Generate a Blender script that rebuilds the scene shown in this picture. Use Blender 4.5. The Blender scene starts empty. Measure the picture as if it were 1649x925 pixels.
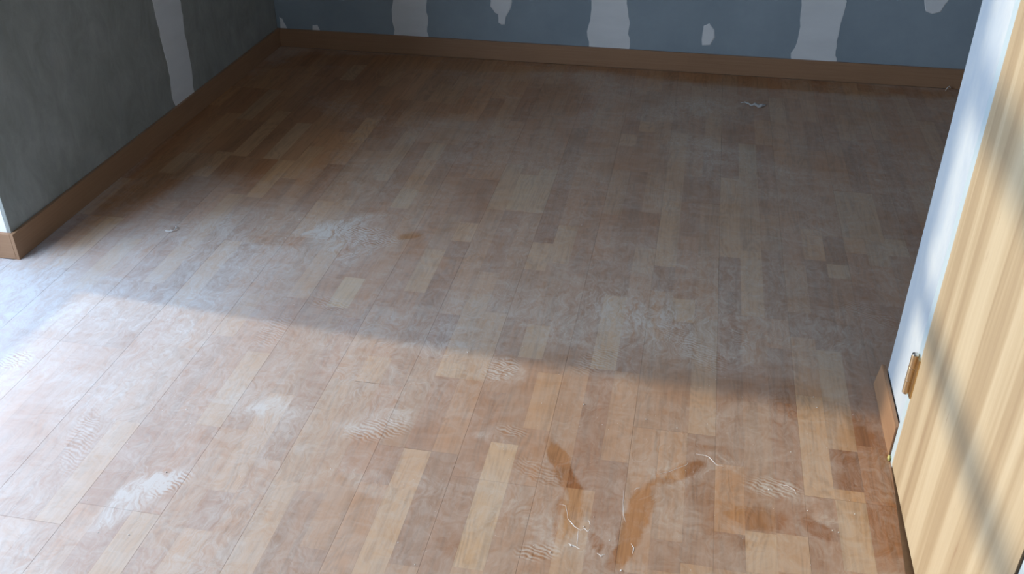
import bpy, bmesh, math, random
from mathutils import Vector, Matrix
random.seed(7)
S = bpy.context.scene
COL = S.collection

# ------------------------------------------------------------------ camera
cam_data = bpy.data.cameras.new('camera')
cam = bpy.data.objects.new('camera', cam_data); COL.objects.link(cam); S.camera = cam
FOC = 1564.555; CW, CH = 1649, 925
cam_data.sensor_width = 36.0; cam_data.lens = FOC / CW * 36.0; cam_data.clip_start = 0.02
YAW, PITCH = -0.188037, 0.559796
CPOS = Vector((1.94684, -2.22424, 1.5))
fw = Vector((math.sin(YAW)*math.cos(PITCH), math.cos(YAW)*math.cos(PITCH), -math.sin(PITCH)))
rt = Vector((math.cos(YAW), -math.sin(YAW), 0)); up = rt.cross(fw)
R3 = Matrix((rt, up, -fw)).transposed()
cam.matrix_world = Matrix.Translation(CPOS) @ R3.to_4x4()
def project(p):
    q = Vector(p) - CPOS; z = q.dot(fw)
    if z < .05: return (-9999, -9999)
    return (CW/2 + FOC*q.dot(rt)/z, CH/2 - FOC*q.dot(up)/z)

# ------------------------------------------------------------------ light
TAN_E = 0.42                                    # low morning sun through the left window
world = bpy.data.worlds.new('world'); S.world = world; world.use_nodes = True
bg = world.node_tree.nodes['Background']
bg.inputs[0].default_value = (0.64, 0.79, 1.0, 1); bg.inputs[1].default_value = 9.8
sun_d = bpy.data.lights.new('sun', 'SUN'); sun = bpy.data.objects.new('sun', sun_d); COL.objects.link(sun)
sun_d.energy = 2.5; sun_d.color = (1.0, 0.85, 0.62); sun_d.angle = math.radians(1.5)
sun.rotation_euler = Vector((1, -0.073, -TAN_E)).to_track_quat('-Z', 'Y').to_euler()
por = bpy.data.lights.new('window_portal', 'AREA'); po = bpy.data.objects.new('window_portal', por); COL.objects.link(po)
por.shape = 'RECTANGLE'; por.size = 2.15; por.size_y = 1.53; por.cycles.is_portal = True
po.matrix_world = Matrix.Translation((-.50, -.835, 1.38)) @ Matrix.Rotation(-math.pi/2, 4, 'Y')
S.view_settings.view_transform = 'Standard'; S.view_settings.look = 'None'
S.view_settings.gamma = 1; S.view_settings.use_curve_mapping = False
S.view_settings.exposure = 0.18

FIX= [(13, -0.926, -0.546, 1.0), (16, -0.135, 0.135, 0.9), (16, -0.231, -0.165, 0.9), (19, 0.037, 0.155, 0.8), (10, 0.603, 0.878, 0.9), (12, 0.235, 0.392, 0.7), (13, 0.286, 0.521, 0.6), (22, 0.086, 0.216, 0.7), (25, -0.246, -0.029, 0.7), (25, -0.791, -0.56, 0.8), (22, -0.83, -0.718, 0.7), (23, -0.818, -0.713, 0.5), (10, -0.733, -0.604, 0.7), (7, -0.384, -0.275, 0.6), (10, -0.326, -0.265, 0.8), (4, -0.07, 0.091, 1.0), (4, 0.545, 0.688, 0.8), (4, 0.94, 1.034, 0.8), (8, 0.363, 0.487, 0.6), (-1, 1.03, 1.278, 0.9), (-5, 1.677, 1.881, 0.9), (-8, 1.751, 1.826, 0.5), (-2, 1.637, 1.831, 0.6), (-8, 0.649, 0.863, 0.6), (22, 1.034, 1.315, 0.9), (19, 1.551, 1.888, 0.8), (16, 1.347, 1.449, 1.0), (18, 1.225, 1.357, 0.8), (15, 1.197, 1.311, 0.7), (7, 1.611, 1.821, 0.6), (25, 0.45, 0.65, 0.6), (26, 0.353, 0.435, 0.7), (27, 0.516, 0.614, 0.6), (29, 0.522, 0.629, 0.7), (22, 0.231, 0.468, 0.7), (17, 0.277, 0.428, 0.4), (10, 0.058, 0.196, 0.4), (19, -0.593, -0.456, 0.4), (16, -0.755, -0.662, 0.4), (14, -0.483, -0.262, 0.5), (21, 0.027, 0.204, -0.7), (23, -0.274, -0.042, -0.6), (24, 0.021, 0.143, -0.6), (25, -0.557, -0.424, -0.9), (24, -0.715, -0.662, -0.9), (26, -0.58, -0.441, -0.3), (17, -0.22, -0.067, -0.6), (12, 0.401, 0.504, -0.9), (21, 0.22, 0.42, -0.7), (9, -0.729, -0.614, -0.5), (22, -0.283, -0.128, -0.4), (8, 0.022, 0.161, -0.5), (8, 0.259, 0.337, -0.6), (26, -0.4, -0.31, -0.7), (18, 0.185, 0.327, -0.5), (4, -0.928, -0.814, -0.5), (3, -0.614, -0.541, -0.4), (19, -0.86, -0.777, -0.5), (21, -0.833, -0.732, -0.6)]
DUST= [(0.613, 0.23, 0.451, 0.225, 0.28, 0.5), (0.94, 0.295, 0.152, 0.091, -0.71, 0.5), (0.892, 0.387, 0.146, 0.044, 0.64, 0.6), (0.466, -0.194, 0.357, 0.179, 0.01, 0.4), (0.322, -0.486, 0.115, 0.103, -0.58, 0.25), (0.703, -0.493, 0.285, 0.171, 0.01, 0.25), (0.861, -0.87, 0.103, 0.036, 1.15, 1.0), (0.903, -0.801, 0.046, 0.023, 1.03, 0.8), (1.05, -0.527, 0.072, 0.05, -0.52, 0.6), (1.302, -0.526, 0.104, 0.041, 0.41, 0.6), (1.543, -0.274, 0.082, 0.049, -0.63, 0.6), (1.337, -0.734, 0.06, 0.03, -0.52, 0.4), (1.355, -0.208, 0.099, 0.03, 0.19, 0.35), (0.017, 0.297, 0.26, 0.078, -0.8, 0.1), (1.803, -0.784, 0.104, 0.052, -0.24, 0.4), (1.744, -0.848, 0.046, 0.032, 0.77, 0.4), (2.048, -0.547, 0.12, 0.036, 0.44, 0.45), (2.22, -0.585, 0.066, 0.026, -0.11, 0.5), (2.134, -0.713, 0.045, 0.022, -0.2, 0.3), (2.308, -0.657, 0.038, 0.015, -0.17, 0.4), (2.001, -0.641, 0.115, 0.046, -1.22, 0.3), (1.911, 1.598, 0.256, 0.102, -2.62, 0.5), (2.178, 1.049, 0.365, 0.183, -0.6, 0.4), (1.897, -0.013, 0.587, 0.206, 0.04, 0.35), (1.97, 0.27, 0.462, 0.277, 0.58, 0.3), (1.958, -0.03, 0.219, 0.109, -0.38, 0.3), (0.339, 0.71, 0.287, 0.086, -0.09, 0.15), (1.583, -0.541, 0.055, 0.028, -0.22, 0.5), (1.032, -0.667, 0.068, 0.034, -0.49, 0.4), (0.052, -0.029, 0.177, 0.124, -0.48, 0.6)]
WIPE_SHADE= [(0.35, 1.35, 0.62, 0.50, 1.1, 0.8), (0.95, 1.65, 0.55, 0.30, 0.0, 0.5), (1.752, -0.602, 0.094, 0.021, -1.12, 1.0), (1.796, -0.74, 0.073, 0.018, -1.57, 0.8), (1.927, -0.73, 0.114, 0.025, 1.39, 1.0), (2.007, -0.571, 0.07, 0.021, 0.71, 0.9), (1.772, -0.762, 0.071, 0.014, -1.47, 0.7), (1.853, -0.81, 0.026, 0.013, -1.21, 0.7), (2.179, -0.677, 0.064, 0.032, 0.05, 0.5), (2.299, -0.681, 0.042, 0.021, -0.8, 0.7), (1.901, -0.843, 0.039, 0.019, -1.97, 0.7), (1.567, -0.873, 0.064, 0.026, -0.7, 0.3), (0.724, 0.271, 0.104, 0.042, -0.0, 0.5), (1.124, 0.368, 0.042, 0.017, 0.68, 0.6), (0.92, 1.986, 0.719, 0.086, 0.1, 0.9), (2.353, 1.989, 0.712, 0.071, -0.02, 0.8), (0.145, 1.044, 0.914, 0.11, 1.52, 1.0), (0.343, 1.038, 0.521, 0.26, 2.29, 0.6), (2.106, -0.617, 0.153, 0.076, -1.25, 0.35), (2.337, -0.301, 0.141, 0.071, -0.78, 0.4), (2.432, -0.538, 0.202, 0.071, -1.5, 0.7), (1.173, -0.905, 0.17, 0.068, 0.34, 0.1)]  # first two ellipses darken the back-left corner in place of shade
RIP= [(0.3, -0.464, 0.039, 0.035, 0.95, 1.0), (1.31, -0.553, 0.073, 0.037, 0.41, 0.8), (1.547, -0.268, 0.053, 0.037, 1.03, 1.0), (1.619, -0.5, 0.038, 0.019, -0.11, 0.7), (1.699, -0.625, 0.062, 0.031, -0.51, 0.5), (1.739, -0.857, 0.044, 0.022, 0.2, 0.9), (1.789, -0.179, 0.081, 0.041, 0.92, 0.6), (0.987, 0.342, 0.111, 0.056, -0.19, 0.8), (2.215, -0.577, 0.06, 0.03, 0.03, 0.9), (2.146, -0.012, 0.045, 0.022, -1.19, 0.5), (1.98, -0.028, 0.072, 0.043, -0.76, 0.4), (0.64, -0.716, 0.109, 0.033, -1.27, 0.4), (0.907, -0.217, 0.076, 0.038, -1.63, 0.4), (0.916, -0.814, 0.053, 0.021, 1.0, 0.9), (2.516, 0.167, 0.13, 0.039, -0.61, 0.4), (2.056, -0.114, 0.075, 0.045, -0.98, 0.5), (1.008, -0.059, 0.066, 0.033, -0.32, 0.5)]
RIDGE= [[(1.785, -0.751), (1.796, -0.765), (1.806, -0.776), (1.818, -0.782)], [(1.818, -0.782), (1.824, -0.774), (1.832, -0.783), (1.836, -0.774)], [(1.829, -0.75), (1.833, -0.756), (1.835, -0.763)], [(1.796, -0.821), (1.803, -0.825), (1.812, -0.828), (1.823, -0.833)], [(1.813, -0.783), (1.814, -0.806), (1.816, -0.826)], [(1.923, -0.8), (1.929, -0.808), (1.93, -0.818), (1.928, -0.825)], [(1.928, -0.633), (1.922, -0.636), (1.917, -0.643)], [(1.956, -0.584), (1.986, -0.572), (2.017, -0.548), (2.028, -0.537), (2.029, -0.531)], [(2.046, -0.5), (2.06, -0.5), (2.074, -0.503), (2.084, -0.516), (2.091, -0.527), (2.108, -0.53)], [(2.223, -0.565), (2.246, -0.567), (2.261, -0.577), (2.262, -0.589)], [(1.762, -0.715), (1.777, -0.717), (1.786, -0.751)], [(1.858, -0.838), (1.867, -0.843), (1.874, -0.837)], [(1.894, -0.647), (1.9, -0.722), (1.908, -0.742)]]
CRUMB= [(1.822, -0.771), (1.84, -0.739), (1.89, -0.793), (1.879, -0.799), (1.765, -0.853), (1.803, -0.828), (1.867, -0.845), (1.445, -0.213), (2.087, -0.21), (2.412, -0.289), (2.324, -0.236), (2.331, -0.685), (2.343, -0.688), (2.381, -0.628), (1.925, -0.399), (1.825, -0.438), (2.329, -0.277), (1.232, -0.632), (1.244, -0.703), (1.511, -0.714), (0.902, -0.969), (0.836, -0.975), (0.762, -0.894), (0.887, -0.782), (0.739, 0.404), (0.742, 0.278), (0.359, 0.263), (1.772, -0.371), (2.205, -0.588), (2.284, -0.636), (1.651, 0.539), (0.763, 1.273), (2.594, 0.46), (1.455, -0.886), (1.504, -0.935), (1.91, -0.874), (1.999, -0.417), (2.258, -0.453), (0.83, -0.569), (0.994, -0.387)]

# ------------------------------------------------------------------ helpers
class NT:
    def __init__(s, name):
        s.m = bpy.data.materials.new(name); s.m.use_nodes = True
        s.t = s.m.node_tree; s.b = s.t.nodes['Principled BSDF']
    def n(s, kind, **kw):
        o = s.t.nodes.new(kind)
        for k, v in kw.items(): setattr(o, k, v)
        return o
    def l(s, a, b): s.t.links.new(a, b)
    def setin(s, sock, v):
        if isinstance(v, bpy.types.NodeSocket): s.l(v, sock)
        else: sock.default_value = v
    def math(s, op, a, b=None, c=None, clamp=False):
        o = s.n('ShaderNodeMath', operation=op, use_clamp=clamp)
        s.setin(o.inputs[0], a)
        if b is not None: s.setin(o.inputs[1], b)
        if c is not None: s.setin(o.inputs[2], c)
        return o.outputs[0]
    def mix(s, f, a, b, mode='MIX'):
        o = s.n('ShaderNodeMix', data_type='RGBA', blend_type=mode)
        s.setin(o.inputs[0], f); s.setin(o.inputs[6], a); s.setin(o.inputs[7], b)
        return o.outputs[2]
    def pos(s): return s.n('ShaderNodeNewGeometry').outputs['Position']
    def mapping(s, v, loc=(0,0,0), rot=(0,0,0), sc=(1,1,1), kind='POINT'):
        o = s.n('ShaderNodeMapping', vector_type=kind); s.l(v, o.inputs[0])
        o.inputs[1].default_value = loc; o.inputs[2].default_value = rot; o.inputs[3].default_value = sc
        return o.outputs[0]
    def noise(s, v, scale, detail=3, rough=.55, dist=0, out=0):
        o = s.n('ShaderNodeTexNoise'); s.l(v, o.inputs['Vector'])
        o.inputs['Scale'].default_value = scale; o.inputs['Detail'].default_value = detail
        o.inputs['Roughness'].default_value = rough; o.inputs['Distortion'].default_value = dist
        return o.outputs[out]
    def ramp(s, f, stops):
        o = s.n('ShaderNodeValToRGB'); s.l(f, o.inputs[0]); e = o.color_ramp.elements
        while len(e) < len(stops): e.new(.5)
        for k, (p, c) in enumerate(stops):
            e[k].position = p; e[k].color = (c, c, c, 1) if isinstance(c, (int, float)) else (*c, 1)
        return o.outputs[0]
    def blob(s, v, cx, cy, a, b, ang, st, k=2.2):
        m = s.mapping(v, (cx, cy, 0), (0, 0, ang), (a*1.25, b*1.25, 1), 'TEXTURE')
        g = s.n('ShaderNodeTexGradient', gradient_type='SPHERICAL'); s.l(m, g.inputs[0])
        return s.math('MULTIPLY', s.math('MULTIPLY', g.outputs[0], k, clamp=True), st)
    def blobs(s, v, lst, k=2.2):
        acc = None
        if not lst: return s.math('MULTIPLY', 0.0, 0.0)
        for B in lst:
            o = s.blob(v, *B, k); acc = o if acc is None else s.math('ADD', acc, o)
        return acc
    def bump(s, h, strength, dist=.001):
        o = s.n('ShaderNodeBump'); o.inputs['Strength'].default_value = strength
        o.inputs['Distance'].default_value = dist; s.l(h, o.inputs['Height']); s.l(o.outputs[0], s.b.inputs['Normal'])
    def fin(s, col, rough=.6, spec=.5):
        s.setin(s.b.inputs['Base Color'], col); s.setin(s.b.inputs['Roughness'], rough)
        s.b.inputs['Specular IOR Level'].default_value = spec
        return s.m

def simple(name, col, rough=.6, metal=0, var=.08, scale=30):
    N = NT(name); v = N.noise(N.pos(), scale, 4)
    c = N.mix(v, tuple(x*(1-var) for x in col)+(1,), tuple(min(1, x*(1+var)) for x in col)+(1,))
    N.b.inputs['Metallic'].default_value = metal
    return N.fin(c, rough)

# ---- laminate floor: oak print in strips, dusty
def floor_material(DUST, WIPE_SHADE, RIP):
    N = NT('dusty_oak_laminate'); P = N.pos()
    at = N.n('ShaderNodeAttribute', attribute_name='tone'); sep = N.n('ShaderNodeSeparateColor'); N.l(at.outputs['Color'], sep.inputs[0])
    tone, hue, seed = sep.outputs[0], sep.outputs[1], sep.outputs[2]
    off = N.n('ShaderNodeCombineXYZ'); N.l(N.math('MULTIPLY', seed, 37.0), off.inputs[0]); N.l(N.math('MULTIPLY', seed, 91.0), off.inputs[1]); N.l(N.math('MULTIPLY', seed, 13.0), off.inputs[2])
    va = N.n('ShaderNodeVectorMath', operation='ADD'); N.l(P, va.inputs[0]); N.l(off.outputs[0], va.inputs[1]); PO = va.outputs[0]
    base = N.ramp(tone, [(0.0, (.225, .102, .047)), (.35, (.320, .158, .075)), (.6, (.390, .215, .108)), (1.0, (.50, .350, .205))])
    warm = N.mix(hue, base, N.mix(1.0, base, (1.05, .93, .80, 1), 'MULTIPLY'))
    fine = N.noise(N.mapping(PO, sc=(210, 9, 1)), 1.0, 4, .6)
    streak = N.noise(N.mapping(PO, sc=(45, 2.2, 1)), 1.0, 3, .5)
    hill = N.noise(N.mapping(PO, sc=(13, 2.6, 1)), 1.0, 1.5, .45, .35)
    ring = N.math('SINE', N.math('MULTIPLY', hill, 95.0))
    amt = N.ramp(N.noise(PO, 7, 2), [(.38, .10), (.62, 1.0)])
    g = N.math('ADD', N.math('MULTIPLY', fine, .50), N.math('ADD', N.math('MULTIPLY', streak, .50), N.math('MULTIPLY', N.math('MULTIPLY', ring, amt), .075)))
    gr = N.ramp(g, [(.36, .74), (.52, 1.0), (.72, 1.14)])
    wood = N.mix(1.0, warm, gr, 'MULTIPLY')
    # dust film: broad clouds, trowelled smears, wiped places plus painted corner shade, rippled prints
    wob = N.n('ShaderNodeVectorMath', operation='MULTIPLY_ADD')
    N.l(N.noise(P, 9, 3, out=1), wob.inputs[0]); wob.inputs[1].default_value = (.10, .10, 0); 
    sh = N.n('ShaderNodeVectorMath', operation='ADD'); N.l(P, sh.inputs[0]); sh.inputs[1].default_value = (-.05, -.05, 0)
    N.l(sh.outputs[0], wob.inputs[2]); PW = wob.outputs[0]
    wob2 = N.n('ShaderNodeVectorMath', operation='MULTIPLY_ADD')
    N.l(N.noise(P, 22, 3, out=1), wob2.inputs[0]); wob2.inputs[1].default_value = (.03, .03, 0)
    sh2 = N.n('ShaderNodeVectorMath', operation='ADD'); N.l(P, sh2.inputs[0]); sh2.inputs[1].default_value = (-.015, -.015, 0)
    N.l(sh2.outputs[0], wob2.inputs[2]); PV = wob2.outputs[0]
    big = N.ramp(N.noise(P, 2.3, 4, .6, .6), [(.36, .0), (.66, 1.0)])
    med = N.ramp(N.noise(PW, 9, 5, .6, 1.2), [(.35, .0), (.7, 1.0)])
    swp = N.ramp(N.noise(N.mapping(PW, rot=(0, 0, .5), sc=(7, 40, 1)), 1.0, 4, .6, .8), [(.4, .0), (.72, 1.0)])
    dust = N.math('ADD', .13, N.math('ADD', N.math('MULTIPLY', big, .17), N.math('ADD', N.math('MULTIPLY', med, .13), N.math('MULTIPLY', swp, .13))))
    fib = N.noise(N.mapping(PW, rot=(0, 0, -.7), sc=(48, 16, 1)), 1.0, 5, .72, 1.2)
    db = N.math('MULTIPLY', N.blobs(PW, DUST), N.ramp(fib, [(.36, .0), (.52, .45), (.68, 1.0)]))
    curl = N.ramp(N.noise(N.mapping(PW, rot=(0, 0, .9), sc=(34, 16, 1)), 1.0, 5, .68, 2.6), [(.36, 0.), (.68, 1.)])
    dust = N.math('ADD', dust, N.math('MULTIPLY', db, .75))
    dust = N.math('ADD', dust, N.math('MULTIPLY', N.math('MULTIPLY_ADD', curl, .36, -.15), N.math('MULTIPLY_ADD', big, .9, .1)))
    rw = N.n('ShaderNodeTexWave', wave_type='BANDS', bands_direction='Y'); N.l(N.mapping(PV, rot=(0, 0, .35)), rw.inputs[0])
    rw.inputs['Scale'].default_value = 34; rw.inputs['Distortion'].default_value = 5; rw.inputs['Detail'].default_value = 1.5; rw.inputs['Detail Scale'].default_value = 1.4
    rip = N.math('MULTIPLY', N.blobs(P, RIP), N.math('SUBTRACT', rw.outputs['Fac'], .42))
    dust = N.math('ADD', dust, N.math('MULTIPLY', rip, .65))
    dust = N.math('SUBTRACT', dust, N.math('MULTIPLY', N.blobs(PV, WIPE_SHADE, 3.2), .33))
    # heavier dust at the left front; its pale blue also paints in window skylight
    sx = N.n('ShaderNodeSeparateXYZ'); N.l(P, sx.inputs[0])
    dust_glare = N.math('MULTIPLY', N.math('MULTIPLY_ADD', sx.outputs[0], -.62, 1.05, clamp=True), N.math('MULTIPLY_ADD', sx.outputs[1], -1.1, .75, clamp=True))
    dust = N.math('ADD', dust, N.math('MULTIPLY', dust_glare, .36))
    dust = N.math('MINIMUM', N.math('MAXIMUM', dust, .0), .93)
    dc = N.mix(N.noise(P, 5, 2), (.50, .425, .355, 1), (.60, .56, .50, 1))
    dc = N.mix(dust_glare, dc, (.54, .57, .62, 1))
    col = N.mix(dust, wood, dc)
    rough = N.math('MULTIPLY_ADD', dust, .35, .36)
    N.bump(fine, .25, .0004)
    return N.fin(col, rough, .5)

def baseboard_material():
    N = NT('brown_wood_film'); P = N.pos()
    n = N.noise(N.mapping(P, sc=(4, 4, 160)), 1.0, 4, .6)
    k = N.noise(P, 6, 2)
    c = N.mix(n, (.22, .115, .060, 1), (.37, .22, .125, 1))
    c = N.mix(N.math('MULTIPLY', k, .35), c, (.42, .24, .13, 1))
    return N.fin(c, .45)

def gypsum_material(name, a, b, blotch):
    N = NT(name); P = N.pos()
    c = N.mix(N.ramp(N.noise(P, 3.2, 5, .65), [(.35, 0.), (.7, 1.)]), (*a, 1), (*b, 1))
    c = N.mix(N.math('MULTIPLY', N.noise(P, 160, 2), blotch), c, (.5, .5, .5, 1), 'OVERLAY')
    N.bump(N.noise(P, 220, 3), .15, .0006)
    return N.fin(c, .85, .3)

def concrete_material():
    N = NT('grey_mottled_plasterboard'); P = N.pos()
    s1 = N.noise(N.mapping(P, sc=(1, 2.0, 1.2)), 5, 6, .7, .5)
    s2 = N.noise(N.mapping(P, rot=(.4, 0, 0), sc=(1, 9, 2)), 3, 4, .6)
    c = N.mix(N.ramp(s1, [(.35, 0.), (.68, 1.)]), (.25, .26, .235, 1), (.34, .35, .325, 1))
    c = N.mix(N.math('MULTIPLY', N.ramp(s2, [(.5, 0.), (.75, 1.)]), .4), c, (.25, .26, .26, 1))
    N.bump(s1, .2, .001)
    return N.fin(c, .9, .25)

def putty_material():
    N = NT('joint_compound'); P = N.pos()
    c = N.mix(N.noise(N.mapping(P, sc=(6, 6, 20)), 1., 4), (.64, .66, .66, 1), (.78, .80, .80, 1))
    N.bump(N.noise(P, 60, 4), .3, .001)
    return N.fin(c, .8, .3)

def door_material():
    N = NT('pale_ash_door_film'); P = N.pos()
    wv = N.n('ShaderNodeVectorMath', operation='MULTIPLY_ADD')
    N.l(N.noise(N.mapping(P, sc=(1, 3, 1.2)), 1., 2, out=1), wv.inputs[0]); wv.inputs[1].default_value = (0, .03, 0); N.l(P, wv.inputs[2])
    a = N.noise(N.mapping(wv.outputs[0], sc=(1, 15, .42)), 1., 3, .5)
    b = N.noise(N.mapping(wv.outputs[0], sc=(1, 75, 1.3)), 1., 3, .5)
    k = N.noise(N.mapping(wv.outputs[0], sc=(1, 60, 7)), 1., 2, .5)
    f = N.math('ADD', N.math('MULTIPLY', a, .72), N.math('MULTIPLY', b, .28))
    c = N.ramp(f, [(.30, (.35, .25, .150)), (.43, (.43, .325, .20)), (.54, (.51, .405, .262)), (.68, (.58, .48, .325))])
    c = N.mix(N.ramp(k, [(.70, 0.), (.80, .6)]), c, (.33, .20, .12, 1))
    return N.fin(c, .5)

def frame_material():
    N = NT('painted_white_wall_end'); P = N.pos()
    n = N.noise(N.mapping(P, sc=(1, 4, 2)), 4, 4, .6)
    c = N.mix(N.ramp(n, [(.35, 0.), (.7, 1.)]), (.44, .50, .56, 1), (.54, .58, .60, 1))
    sm = N.ramp(N.noise(N.mapping(P, sc=(1, 30, 7)), 1., 4, .7), [(.66, 0.), (.76, .35)])
    c = N.mix(sm, c, (.36, .40, .43, 1))
    N.bump(N.noise(P, 40, 4), .25, .001)
    return N.fin(c, .7, .4)

FLOOR_MATS = {}
def floor_mat(x, y):
    """one floor material per half metre tile: the same laminate and dust, listing only the smears that reach the tile"""
    key = (int(math.floor(x/.4)), int(math.floor(y/.35)))
    if key not in FLOOR_MATS:
        tx0, ty0 = key[0]*.4-.04, key[1]*.35-.21; tx1, ty1 = key[0]*.4+.44, key[1]*.35+.56
        def near(B):
            cx, cy, a, b, ang, st = B; c, sn = abs(math.cos(ang)), abs(math.sin(ang))
            ex, ey = 1.25*math.hypot(a*c, b*sn)+.05, 1.25*math.hypot(a*sn, b*c)+.05
            return cx+ex > tx0 and cx-ex < tx1 and cy+ey > ty0 and cy-ey < ty1
        fl = [[B for B in L if near(B)] for L in (DUST, WIPE_SHADE, RIP)]
        FLOOR_MATS[key] = floor_material(*fl)
    return FLOOR_MATS[key]
M_SEAM = floor_material([], [], []); M_BASE = baseboard_material(); M_PUTTY = putty_material()
M_GYP = gypsum_material('blue_grey_gypsum_board', (.245, .30, .335), (.30, .36, .395), .25)
M_CON = concrete_material(); M_DOOR = door_material(); M_WEND = frame_material()
M_WHITE = simple('white_wall_paint', (.78, .79, .80), .7)
M_DULL = simple('unpainted_grey_surface', (.36, .35, .34), .9)
M_FRAME = simple('pale_blue_steel_frame', (.50, .60, .64), .35, var=.03)
M_BLACK = simple('black_gap_strip', (.02, .02, .02), .5)
M_SLAB = simple('grey_screed', (.25, .24, .23), .9)
M_WEDGE = simple('dark_brown_wedge', (.13, .075, .040), .5, var=.3, scale=80)
M_BRASS = simple('aged_brass', (.60, .42, .22), .36, 1.0, .15, 60)
M_KNUCKLE = simple('worn_brass', (.74, .58, .38), .40, 1.0, .12, 90)
M_STEEL = simple('polished_nickel', (.75, .70, .62), .18, 1.0, .05)
M_CHALK = simple('white_plaster_dust', (.80, .79, .77), .8)
M_GLUE = simple('yellow_green_glue', (.52, .47, .16), .35, var=.25, scale=200)
M_WIN = simple('white_window_frame', (.75, .77, .78), .4)

def ob(name, bm, mat, parent=None, **props):
    me = bpy.data.meshes.new(name); bm.normal_update(); bm.to_mesh(me); bm.free(); me.materials.append(mat)
    o = bpy.data.objects.new(name, me); COL.objects.link(o)
    if parent: o.parent = parent
    for k, v in props.items(): o[k] = v
    return o
def box(bm, x0, x1, y0, y1, z0, z1):
    v = [bm.verts.new(p) for p in ((x0,y0,z0),(x1,y0,z0),(x1,y1,z0),(x0,y1,z0),(x0,y0,z1),(x1,y0,z1),(x1,y1,z1),(x0,y1,z1))]
    for f in ((3,2,1,0),(4,5,6,7),(0,1,5,4),(1,2,6,5),(2,3,7,6),(3,0,4,7)): bm.faces.new([v[i] for i in f])
    return v
def boxes(*bs, bev=0):
    bm = bmesh.new()
    for b in bs: box(bm, *b)
    if bev: bmesh.ops.bevel(bm, geom=bm.edges[:], offset=bev, segments=2, affect='EDGES', profile=.6)
    return bm
def struct(name, bm, mat, parent=None):
    return ob(name, bm, mat, parent, **({} if parent else {'kind': 'structure'}))
def tag(o, label, cat, group=None):
    o['label'] = label; o['category'] = cat
    if group: o['group'] = group
    return o

D = 2.062; CEIL = 2.55; WX = -.45; REAR = -3.30; RX = 3.60
# ------------------------------------------------------------------ shell
floor = struct('floor', boxes((WX-.15, RX+.1, REAR-.1, D+.1, -.06, -.0095)), M_SLAB)
struct('ceiling', boxes((WX-.15, RX+.1, REAR-.1, D+.1, CEIL, CEIL+.08)), M_DULL)
wb = struct('wall_back', boxes((-.10, RX+.1, D+.025, D+.12, -.0095, CEIL)), M_SLAB)
for a, b in ((-.012, .648), (.652, 1.558), (1.562, 2.472), (2.476, 3.386), (3.390, RX)):
    struct('gypsum_board', boxes((a, b, D+.012, D+.025, 0.0, CEIL), bev=.0015), M_GYP, wb)
wl = struct('wall_left', boxes((-.112, -.025, .025, D+.025, -.0095, CEIL)), M_SLAB)
for a, b in ((.012, 1.128), (1.132, D+.012)):
    struct('plaster_board', boxes((-.025, -.012, a, b, 0.0, CEIL), bev=.0015), M_CON, wl)
struct('wall_left_return', boxes((WX, -.0255, .012, .112, -.0095, CEIL)), M_WHITE)
# window wall: sill wall, lintel, jambs round a wide opening
struct('wall_window', boxes((WX-.10, WX, REAR, .2, -.0095, .306), (WX-.10, WX, REAR, .2, 2.46, CEIL), (WX-.10, WX, -.071, .2, .306, 2.46), (WX-.10, WX, REAR, -1.6, .306, 2.46)), M_WHITE)
win = bpy.data.objects.new('window_1', None); COL.objects.link(win); win['kind'] = 'structure'; win.location = (WX, -.8, .306)
def winpart(n, b):
    o = ob(n, boxes(b, bev=.004), M_WIN, win); o.matrix_parent_inverse = Matrix.Translation((-WX, .8, -.306))
winpart('rail', (WX-.05, WX-.01, -1.6, -.071, 1.575, 1.655))
winpart('rail', (WX-.05, WX-.01, -1.6, -.071, 2.030, 2.142))
winpart('stile', (WX-.05, WX-.01, -1.6, -1.54, .306, 2.46))
struct('wall_rear', boxes((WX-.14, RX+.1, REAR-.1, REAR, -.0095, CEIL)), M_DULL)
struct('wall_far_right', boxes((RX, RX+.1, -.305, D+.025, -.0095, CEIL)), M_DULL)
X0 = 2.487
wr = struct('wall_right', boxes((X0, X0+.11, -.433, -.205, -.0095, CEIL), (X0+.11, RX, -.305, -.205, -.0095, CEIL),
      (X0, X0+.11, REAR, -1.185, -.0095, CEIL), (X0, X0+.11, -1.185, -.433, 2.13, CEIL), (X0+.3, X0+.4, REAR, -.305, -.0095, CEIL)), M_WEND)
# ---- joint compound: thin trowelled skins with uneven edges
def skin(parent, plane, outline, th=.0016, wob=.006, seed=1):
    rnd = random.Random(seed); pts = []
    n = len(outline)
    for i in range(n):
        a, b = outline[i], outline[(i+1) % n]; L = math.hypot(b[0]-a[0], b[1]-a[1]); k = max(2, int(L/.022))
        for j in range(k):
            t = j/k; w = (rnd.random()-.5)*2*wob
            pts.append((a[0]+(b[0]-a[0])*t+w, max(.05, a[1]+(b[1]-a[1])*t+w*.4)))
    bm = bmesh.new(); cu = sum(p[0] for p in pts)/len(pts); cv = sum(p[1] for p in pts)/len(pts)
    def V(u, v, d):
        return bm.verts.new((u, D+.012-d, v) if plane == 'Y' else (-.012+d, u, v))
    r0 = [V(u, v, 0) for u, v in pts]
    r1 = []
    for u, v in pts:
        L = math.hypot(u-cu, v-cv) or 1; k = max(0, 1-.004/L); r1.append(V(cu+(u-cu)*k, cv+(v-cv)*k, th))
    for i in range(len(pts)):
        j = (i+1) % len(pts); bm.faces.new((r0[i], r0[j], r1[j], r1[i]))
    bm.faces.new(r1); bmesh.ops.recalc_face_normals(bm, faces=bm.faces[:])
    return ob('joint_compound', bm, M_PUTTY, parent)
TOP = 2.4
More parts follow.
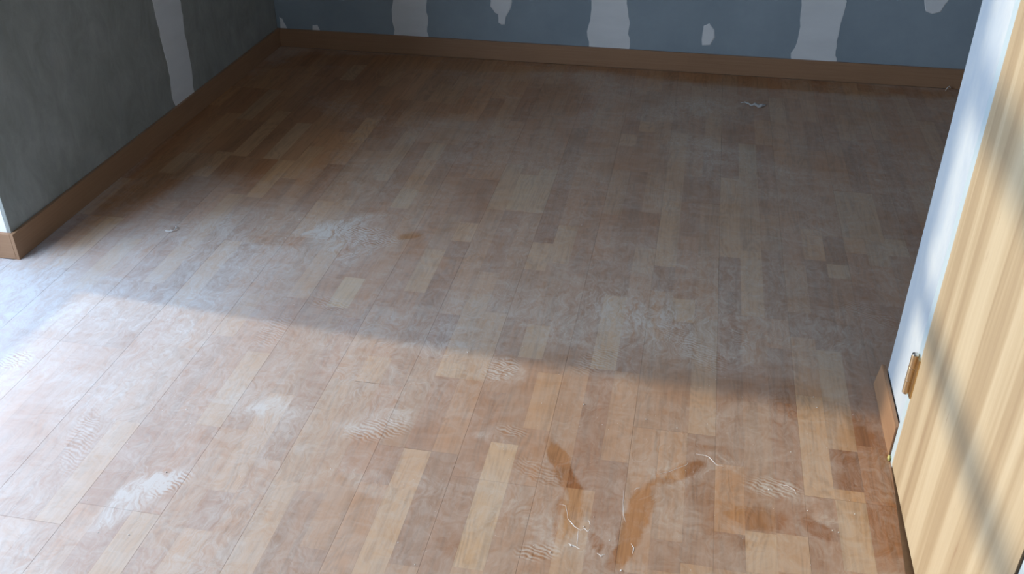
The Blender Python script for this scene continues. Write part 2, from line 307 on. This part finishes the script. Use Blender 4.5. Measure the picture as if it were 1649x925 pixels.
def band(parent, plane, a, b, seed, ext=()):
    rnd = random.Random(seed); n = 26; L = []; R = []; w = 0; w2 = 0
    for i in range(n+1):
        z = .06 + (TOP-.06)*(i/n)**1.5; w = w*.6+(rnd.random()-.5)*.022; w2 = w2*.6+(rnd.random()-.5)*.022
        L.append((a+w, z)); R.append((b+w2, z))
    return skin(parent, plane, R + L[::-1], .0016, .003, seed)
band(wb, 'Y', .574, .735, 3); band(wb, 'Y', 1.475, 1.650, 5); band(wb, 'Y', 2.388, 2.560, 8); band(wb, 'Y', 3.30, 3.47, 9)
def spot(plane, parent, pts, seed, th=.0022): skin(parent, plane, pts, th, .002, seed)
spot('Y', wb, [(1.035,.40),(1.030,.245),(1.050,.215),(1.066,.210),(1.066,.172),(1.078,.162),(1.096,.165),(1.102,.200),(1.122,.235),(1.130,.27),(1.118,.40)], 2)
spot('Y', wb, [(1.985,.210),(2.008,.222),(2.034,.195),(2.036,.160),(2.020,.125),(1.986,.122),(1.983,.150)], 4)
spot('Y', wb, [(2.872,.46),(2.870,.375),(2.886,.322),(2.915,.312),(2.945,.322),(2.965,.370),(2.962,.46)], 6)
spot('Y', wb, [(.006,.140),(.020,.130),(.032,.102),(.040,.085),(.006,.085)], 7)
spot('Y', wb, [(.165,.085),(.168,.108),(.190,.112),(.202,.085)], 10)
band(wl, 'X', 1.052, 1.215, 12)

# ------------------------------------------------------------------ skirting
HB = .0866
def baseboard(name, b): 
    bm = boxes(b, bev=.0012); return struct(name, bm, M_BASE)
baseboard('baseboard_back', (.0, RX, D, D+.0115, 0.0003, HB))
baseboard('baseboard_left', (-.0115, .0, .0, D+.0115, 0.0003, HB))
baseboard('baseboard_left_return', (WX+.001, -.0118, .0, .0115, 0.0003, HB))
bm = boxes((2.475, 2.4838, -.428, -.153, .0003, HB))
for v in bm.verts:                                   # mitred and slightly leaning off the wall
    if v.co.y > -.2 and v.co.z > .05: v.co.y -= .032
    if v.co.y > -.2 and v.co.x > 2.48: v.co.y -= .004
bmesh.ops.bevel(bm, geom=bm.edges[:], offset=.0014, segments=2, affect='EDGES')
struct('baseboard_right', bm, M_BASE)
baseboard('baseboard_far_right', (RX-.0115, RX-.0002, -.19, D-.002, .0003, HB))

# ------------------------------------------------------------------ floor boards and strips
SW = .06387; ORG = .748; BW = SW*3
rnd = random.Random(11)
ENDS = {-1: -.968, 2: -.385, 3: -.603, 4: .527, 7: .10, 5: -.22, 6: .77, 8: .61}
def tone_attr(me, vals):
    at = me.attributes.new('tone', 'FLOAT_COLOR', 'POINT')
    for i, v in enumerate(vals): at.data[i].color = v
def chamfer_box(bm, x0, x1, y0, y1, cx0, cx1, cy0, cy1, zb, zt=0.0):
    d = .00025
    lo = [bm.verts.new(p) for p in ((x0,y0,zb),(x1,y0,zb),(x1,y1,zb),(x0,y1,zb))]
    md = [bm.verts.new((v.co.x, v.co.y, zt-d)) for v in lo]
    tp = [bm.verts.new(p) for p in ((x0+cx0,y0+cy0,zt),(x1-cx1,y0+cy0,zt),(x1-cx1,y1-cy1,zt),(x0+cx0,y1-cy1,zt))]
    for a, b in ((lo, md), (md, tp)):
        for i in range(4):
            j = (i+1) % 4; bm.faces.new((a[i], a[j], b[j], b[i]))
    bm.faces.new(tp)
def inview(x0, x1, y0, y1):
    ps = [project((x, y, 0)) for x in (x0, x1) for y in (y0, (y0+y1)/2, y1)]
    ok = max(p[0] for p in ps) > -8 and min(p[0] for p in ps) < CW+8 and max(p[1] for p in ps) > 0 and min(p[1] for p in ps) < CH+8
    if x0 > 2.50 and y1 < -.2: ok = False
    if x1 < 0 and y0 > 0: ok = False
    return ok
def visible_px(x0, x1, y0, y1):
    q = [project(p) for p in ((x0,y0,0),(x1,y0,0),(x1,y1,0),(x0,y1,0))]
    return abs(sum(q[i][0]*q[(i+1)%4][1]-q[(i+1)%4][0]*q[i][1] for i in range(4))/2)
cells = []   # (area, board_obj, x0,x1,y0,y1, edges, tone)
XR = RX; kmin = int(math.floor((WX-ORG)/BW)); kmax = int(math.ceil((XR-ORG)/BW))
def floor_runs(k):
    """y runs a board column may occupy (left wall and door wall stand on the floor)"""
    xm = ORG+BW*(k+.5)
    return [(REAR, D-.001)] if xm > 0 else [(REAR, -.001)]
for k in range(kmin, kmax):
    xa, xb = max(ORG+BW*k, WX), min(ORG+BW*(k+1), XR)
    if xb - xa < .02: continue
    end = ENDS.get(k, rnd.uniform(-.6, .6)); ys = [end + 1.2*n for n in range(-5, 5)]
    for lo, hi in floor_runs(k):
        for y0, y1 in zip(ys[:-1], ys[1:]):
            y0c, y1c = max(y0, lo), min(y1, hi)
            if y1c - y0c < .02: continue
            vis = inview(xa, xb, y0c, y1c)
            bm = bmesh.new(); g = .0002
            chamfer_box(bm, xa+g, xb-g, y0c+g, y1c-g, .0006, .0006, .0006, .0006, -.009, -.0012 if vis else 0.0)
            nv = len(bm.verts)
            bo = ob('floor_board', bm, M_SEAM, floor)
            tone_attr(bo.data, [(.5, .5, rnd.random(), 1)]*nv)
            if not vis: continue
            for s in range(3):
                j = k*3+s; sx0, sx1 = ORG+SW*j, ORG+SW*(j+1)
                sx0, sx1 = max(sx0, xa), min(sx1, xb)
                if sx1-sx0 < .004: continue
                fixed = sorted([(max(a, y0c), min(b, y1c), t) for (jj, a, b, t) in FIX if jj == j and min(b, y1c)-max(a, y0c) > .02])
                segs = []; cur = y0c
                def fill(a, b):
                    L = b-a
                    if L < .07:
                        if L > .002:
                            if segs: segs[-1] = (segs[-1][0], b, segs[-1][2])
                            else: segs.append((a, b, rnd.gauss(0, .3)))
                        return
                    n = max(1, round(L/rnd.uniform(.26, .42))); cut = [a]
                    for i in range(1, n): cut.append(a+L*(i+rnd.uniform(-.28, .28))/n)
                    cut.append(b)
                    for c0, c1 in zip(cut[:-1], cut[1:]):
                        t = rnd.choices((rnd.uniform(.35, .8), rnd.uniform(-.25, .2), rnd.uniform(-.75, -.35)), (.22, .5, .28))[0]
                        segs.append((c0, c1, t))
                for a, b, t in fixed:
                    if a > cur: fill(cur, a)
                    segs.append((max(a, cur), b, t)); cur = b
                if cur < y1c: fill(cur, y1c)
                for c0, c1, t in segs:
                    e0 = .0004 if s == 0 else .0001; e1 = .0004 if s == 2 else .0001
                    f0 = .0004 if abs(c0-y0c) < 1e-6 else .0001; f1 = .0004 if abs(c1-y1c) < 1e-6 else .0001
                    cells.append((visible_px(sx0, sx1, c0, c1) if inview(sx0, sx1, c0, c1) else 0, bo, sx0+(g if s == 0 else 0), sx1-(g if s == 2 else 0), c0+(g if f0 > .0003 else 0), c1-(g if f1 > .0003 else 0), (e0, e1, f0, f1), t, rnd.random(), rnd.random()))
cells.sort(key=lambda c: -c[0])
rest = bmesh.new(); rest_t = []; rest_m = []
for i, (ar, bo, x0, x1, y0, y1, e, t, h, sd) in enumerate(cells):
    ya = (y0+y1)/2; t *= 1 if ya < .3 else max(.5, 1-.4*(ya-.3))      # the far boards read calmer
    tv = (min(1, max(0, .47+.42*t)), h, sd, 1)
    bm = bmesh.new() if i < 300 else rest
    chamfer_box(bm, x0, x1, y0, y1, e[0], e[1], e[2], e[3], -.0012, 0.0)
    if i < 300:
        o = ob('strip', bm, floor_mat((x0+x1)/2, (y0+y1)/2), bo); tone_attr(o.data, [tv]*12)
    else:
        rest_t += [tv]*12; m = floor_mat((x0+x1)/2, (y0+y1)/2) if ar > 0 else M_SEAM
        if m not in rest_m: rest_m.append(m)
        rest.faces.ensure_lookup_table()
        for f in rest.faces[-9:]: f.material_index = rest_m.index(m)
if rest_t:
    o = ob('strip_field', rest, rest_m[0], floor, kind='stuff')
    for m in rest_m[1:]: o.data.materials.append(m)
    tone_attr(o.data, rest_t)
else: rest.free()

# ------------------------------------------------------------------ door in its frame
fr = struct('trim_1', boxes((2.478, 2.60, -.4625, -.433, 0.0002, 2.13), bev=.0008), M_FRAME)
struct('jamb', boxes((2.478, 2.60, -1.185, -1.1475, 0.0002, 2.13), bev=.0008), M_FRAME, fr)
struct('head', boxes((2.478, 2.60, -1.1475, -.4625, 2.09, 2.13), bev=.0008), M_FRAME, fr)
struct('gap_strip', boxes((2.480, 2.520, -1.1475, -1.1405, 0.0002, 2.09)), M_BLACK, fr)  # black strip filling the gap between door leaf and jamb
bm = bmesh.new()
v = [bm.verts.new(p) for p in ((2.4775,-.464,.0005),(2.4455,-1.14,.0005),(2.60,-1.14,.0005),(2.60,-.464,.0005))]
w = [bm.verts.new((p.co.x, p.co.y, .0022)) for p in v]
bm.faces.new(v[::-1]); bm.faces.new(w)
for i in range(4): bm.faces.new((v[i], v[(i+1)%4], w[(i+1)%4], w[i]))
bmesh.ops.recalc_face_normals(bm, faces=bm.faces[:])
struct('floor_wedge', bm, M_WEDGE)  # flat dark brown wedge along the foot of the door
door = bpy.data.objects.new('door_1', None); COL.objects.link(door); door['kind'] = 'structure'; door.location = (2.478, -.464, 0)
inv = Matrix.Translation((-2.478, .464, 0))
def dpart(name, bm, mat, parent=door):
    o = ob(name, bm, mat, parent)
    if parent is door: o.matrix_parent_inverse = inv
    return o
dpart('door_leaf', boxes((2.4765, 2.5145, -1.1400, -.4645, .010, 2.086), bev=.0007), M_DOOR)
# handle on the free edge side (above the frame of the picture)
bm = bmesh.new()
bmesh.ops.create_cone(bm, cap_ends=True, segments=20, radius1=.026, radius2=.026, depth=.008, matrix=Matrix.Translation((2.4725, -1.075, 1.0)) @ Matrix.Rotation(math.pi/2, 4, 'Y'))
bmesh.ops.create_cone(bm, cap_ends=True, segments=12, radius1=.010, radius2=.010, depth=.045, matrix=Matrix.Translation((2.447, -1.075, 1.0)) @ Matrix.Rotation(math.pi/2, 4, 'Y'))
box(bm, 2.415, 2.432, -1.085, -.955, .990, 1.010)
dpart('handle', bm, M_STEEL)
def hinge(zc):
    HY, HX, HH = -.4465, 2.4690, .098
    hg = dpart('hinge', boxes((2.4745, 2.4779, -.4628, -.448, zc-HH/2, zc+HH/2), bev=.0006), M_BRASS)
    hg.name = 'hinge'
    n = 3; L = HH/n
    for i in range(n):
        bm = bmesh.new()
        bmesh.ops.create_cone(bm, cap_ends=True, segments=28, radius1=.0075, radius2=.0075, depth=L-.0005, matrix=Matrix.Translation((HX, HY, zc-HH/2+L*(i+.5))))
        k = ob('knuckle', bm, M_KNUCKLE, hg)
    bm = bmesh.new()
    bmesh.ops.create_cone(bm, cap_ends=True, segments=16, radius1=.0060, radius2=.0060, depth=HH+.001, matrix=Matrix.Translation((HX, HY, zc)))
    for s in (-1, 1):
        bmesh.ops.create_uvsphere(bm, u_segments=16, v_segments=8, radius=.0073, matrix=Matrix.Translation((HX, HY, zc+s*(HH/2+.0005))) @ Matrix.Diagonal((1, 1, .6, 1)))
    p = ob('pin', bm, M_STEEL, hg)
    bm = bmesh.new()                                         # moulded collar where the leaf folds round the pin
    for z in (zc-HH/6, zc+HH/6):
        bmesh.ops.create_cone(bm, cap_ends=True, segments=20, radius1=.0079, radius2=.0079, depth=.0018, matrix=Matrix.Translation((HX, HY, z)))
    ob('collar', bm, M_STEEL, hg)
    ob('leaf_plate', boxes((2.4725, 2.4770, -.4700, -.4560, zc-HH/2, zc+HH/2), bev=.0007), M_BRASS, hg)
hinge(.250); hinge(1.85)

# ------------------------------------------------------------------ little things lying about
def blobm(c, r, sc=(1,1,1), seed=0, amp=.25, sub=2):
    bm = bmesh.new(); bmesh.ops.create_icosphere(bm, subdivisions=sub, radius=r); rn = random.Random(seed)
    for v in bm.verts:
        k = 1+(rn.random()-.5)*2*amp; v.co = Vector((v.co.x*sc[0]*k+c[0], v.co.y*sc[1]*k+c[1], max(0.0002, v.co.z*sc[2]*k+c[2])))
    return bm
o = ob('glue_lump', blobm((2.4745, -.4395, .007), .0048, (.75, 1.3, 1.6), 3), M_GLUE)
for f in o.data.polygons: f.use_smooth = True
tag(o, 'yellow-green glue lump at the foot of the pale blue door frame', 'glue')
def ribbon(pts, w, h, seed=0, taper=True):
    """small raised ridge of gathered dust along a path: triangular-round section"""
    rn = random.Random(seed); bm = bmesh.new(); P = []
    for i in range(len(pts)-1):
        a, b = pts[i], pts[i+1]
        for t in range(4): P.append((a[0]+(b[0]-a[0])*t/4+rn.uniform(-1, 1)*.0007, a[1]+(b[1]-a[1])*t/4+rn.uniform(-1, 1)*.0007))
    P.append(pts[-1]); rows = []
    for i, p in enumerate(P):
        a = P[max(0, i-1)]; b = P[min(len(P)-1, i+1)]; d = Vector((b[0]-a[0], b[1]-a[1])).normalized(); n = Vector((-d.y, d.x))
        t = i/(len(P)-1); k = (math.sin(math.pi*min(max(t, .06), .94))**.5)*rn.uniform(.6, 1.2)
        rows.append([bm.verts.new((p[0]+n.x*w*k*u, p[1]+n.y*w*k*u, .0002+h*k*z)) for u, z in ((-1, 0), (-.5, .8), (0, 1), (.5, .8), (1, 0))])
    for r, q in zip(rows[:-1], rows[1:]):
        for i in range(4): bm.faces.new((r[i], r[i+1], q[i+1], q[i]))
    bmesh.ops.recalc_face_normals(bm, faces=bm.faces[:]); return bm
RIDGE_LABEL = ['long pale dust ridge curving into the forked tip in the front middle', 'zigzag dust ridge forming the forked tip in the front middle',
 'short hooked dust ridge just above the forked tip', 'faint dust ridge low left of the forked tip', 'thin dust line running down from the forked tip',
 'small crescent dust ridge near the bottom edge right of the forked tip', 'short dust flick inside the orange wiped curve',
 'long dust line sweeping up to the right from the wiped curve', 'bright crinkled dust ridge at the right end of the long dust line',
 'hooked dust ridge on the floor well left of the door', 'faint bent dust line left of the wiped curve', 'tiny dust curl near the bottom edge below the forked tip', 'faint dust line down the left side of the orange wiped curve']
for i, pts in enumerate(RIDGE):
    faint = i in (4, 6, 7, 10, 12)
    o = ob('dust_ridge', ribbon(pts, .0005 if faint else .0009, .0003 if faint else .0007, i), M_CHALK)
    tag(o, RIDGE_LABEL[i], 'dust ridge', 'dust ridges on the floor boards')
bm = bmesh.new(); rn = random.Random(5)
for (x, y) in CRUMB:
    r = rn.uniform(.0010, .0019) * (1.6 if y > 1 else 1)
    g = bmesh.ops.create_icosphere(bm, subdivisions=1, radius=r)
    for v in g['verts']: v.co = Vector((x+v.co.x*rn.uniform(.6, 1.4), y+v.co.y*rn.uniform(.6, 1.4), max(.0002, v.co.z*.7+r*.6)))
for _ in range(260):
    x, y = rn.uniform(.1, 2.4), rn.gauss(-.45, .4)
    if y > 1.8 or y < -1.1: continue
    r = rn.uniform(.0004, .0009); g = bmesh.ops.create_icosphere(bm, subdivisions=1, radius=r)
    for v in g['verts']: v.co = Vector((x+v.co.x, y+v.co.y, max(.0002, v.co.z*.7+r*.6)))
o = ob('plaster_crumbs', bm, M_CHALK, kind='stuff'); tag(o, 'white plaster crumbs scattered over the floor boards', 'debris')
def shred(pts, w, name, label, seed):
    rn = random.Random(seed); bm = bmesh.new(); rows = []
    for i, (x, y, z, k) in enumerate(pts):
        rows.append([bm.verts.new((x, y-w*k, z)), bm.verts.new((x, y-w*k*.2, z+.003*k)), bm.verts.new((x+.003, y+w*k, z+.001))])
    for r, q in zip(rows[:-1], rows[1:]):
        for i in range(2): bm.faces.new((r[i], q[i], q[i+1], r[i+1]))
    ext = bmesh.ops.solidify(bm, geom=bm.faces[:], thickness=.0008)
    bmesh.ops.recalc_face_normals(bm, faces=bm.faces[:])
    o = ob(name, bm, M_CHALK); tag(o, label, 'debris'); return o
shred([(2.165,1.722,.002,.3),(2.180,1.728,.004,.5),(2.196,1.716,.003,.6),(2.206,1.700,.002,.7),(2.220,1.712,.005,1.2),(2.236,1.694,.003,1.5),(2.250,1.700,.006,1.4),(2.266,1.712,.003,.6)], .012, 'plaster_shred', 'white crinkled shred lying on the far floor before the back skirting', 1)
shred([(3.030,2.036,.001,.5),(3.036,2.042,.012,1.0),(3.044,2.046,.016,.7),(3.050,2.048,.008,.4)], .006, 'plaster_shred', 'tiny pale shred standing against the back skirting at its right end', 2)
shred([(.345,.252,.001,.6),(.360,.246,.003,.9),(.374,.250,.005,.9),(.377,.266,.006,.7),(.366,.280,.003,.4)], .004, 'plastic_shred', 'small curled translucent shred on the dusty floor near the left skirting', 3)
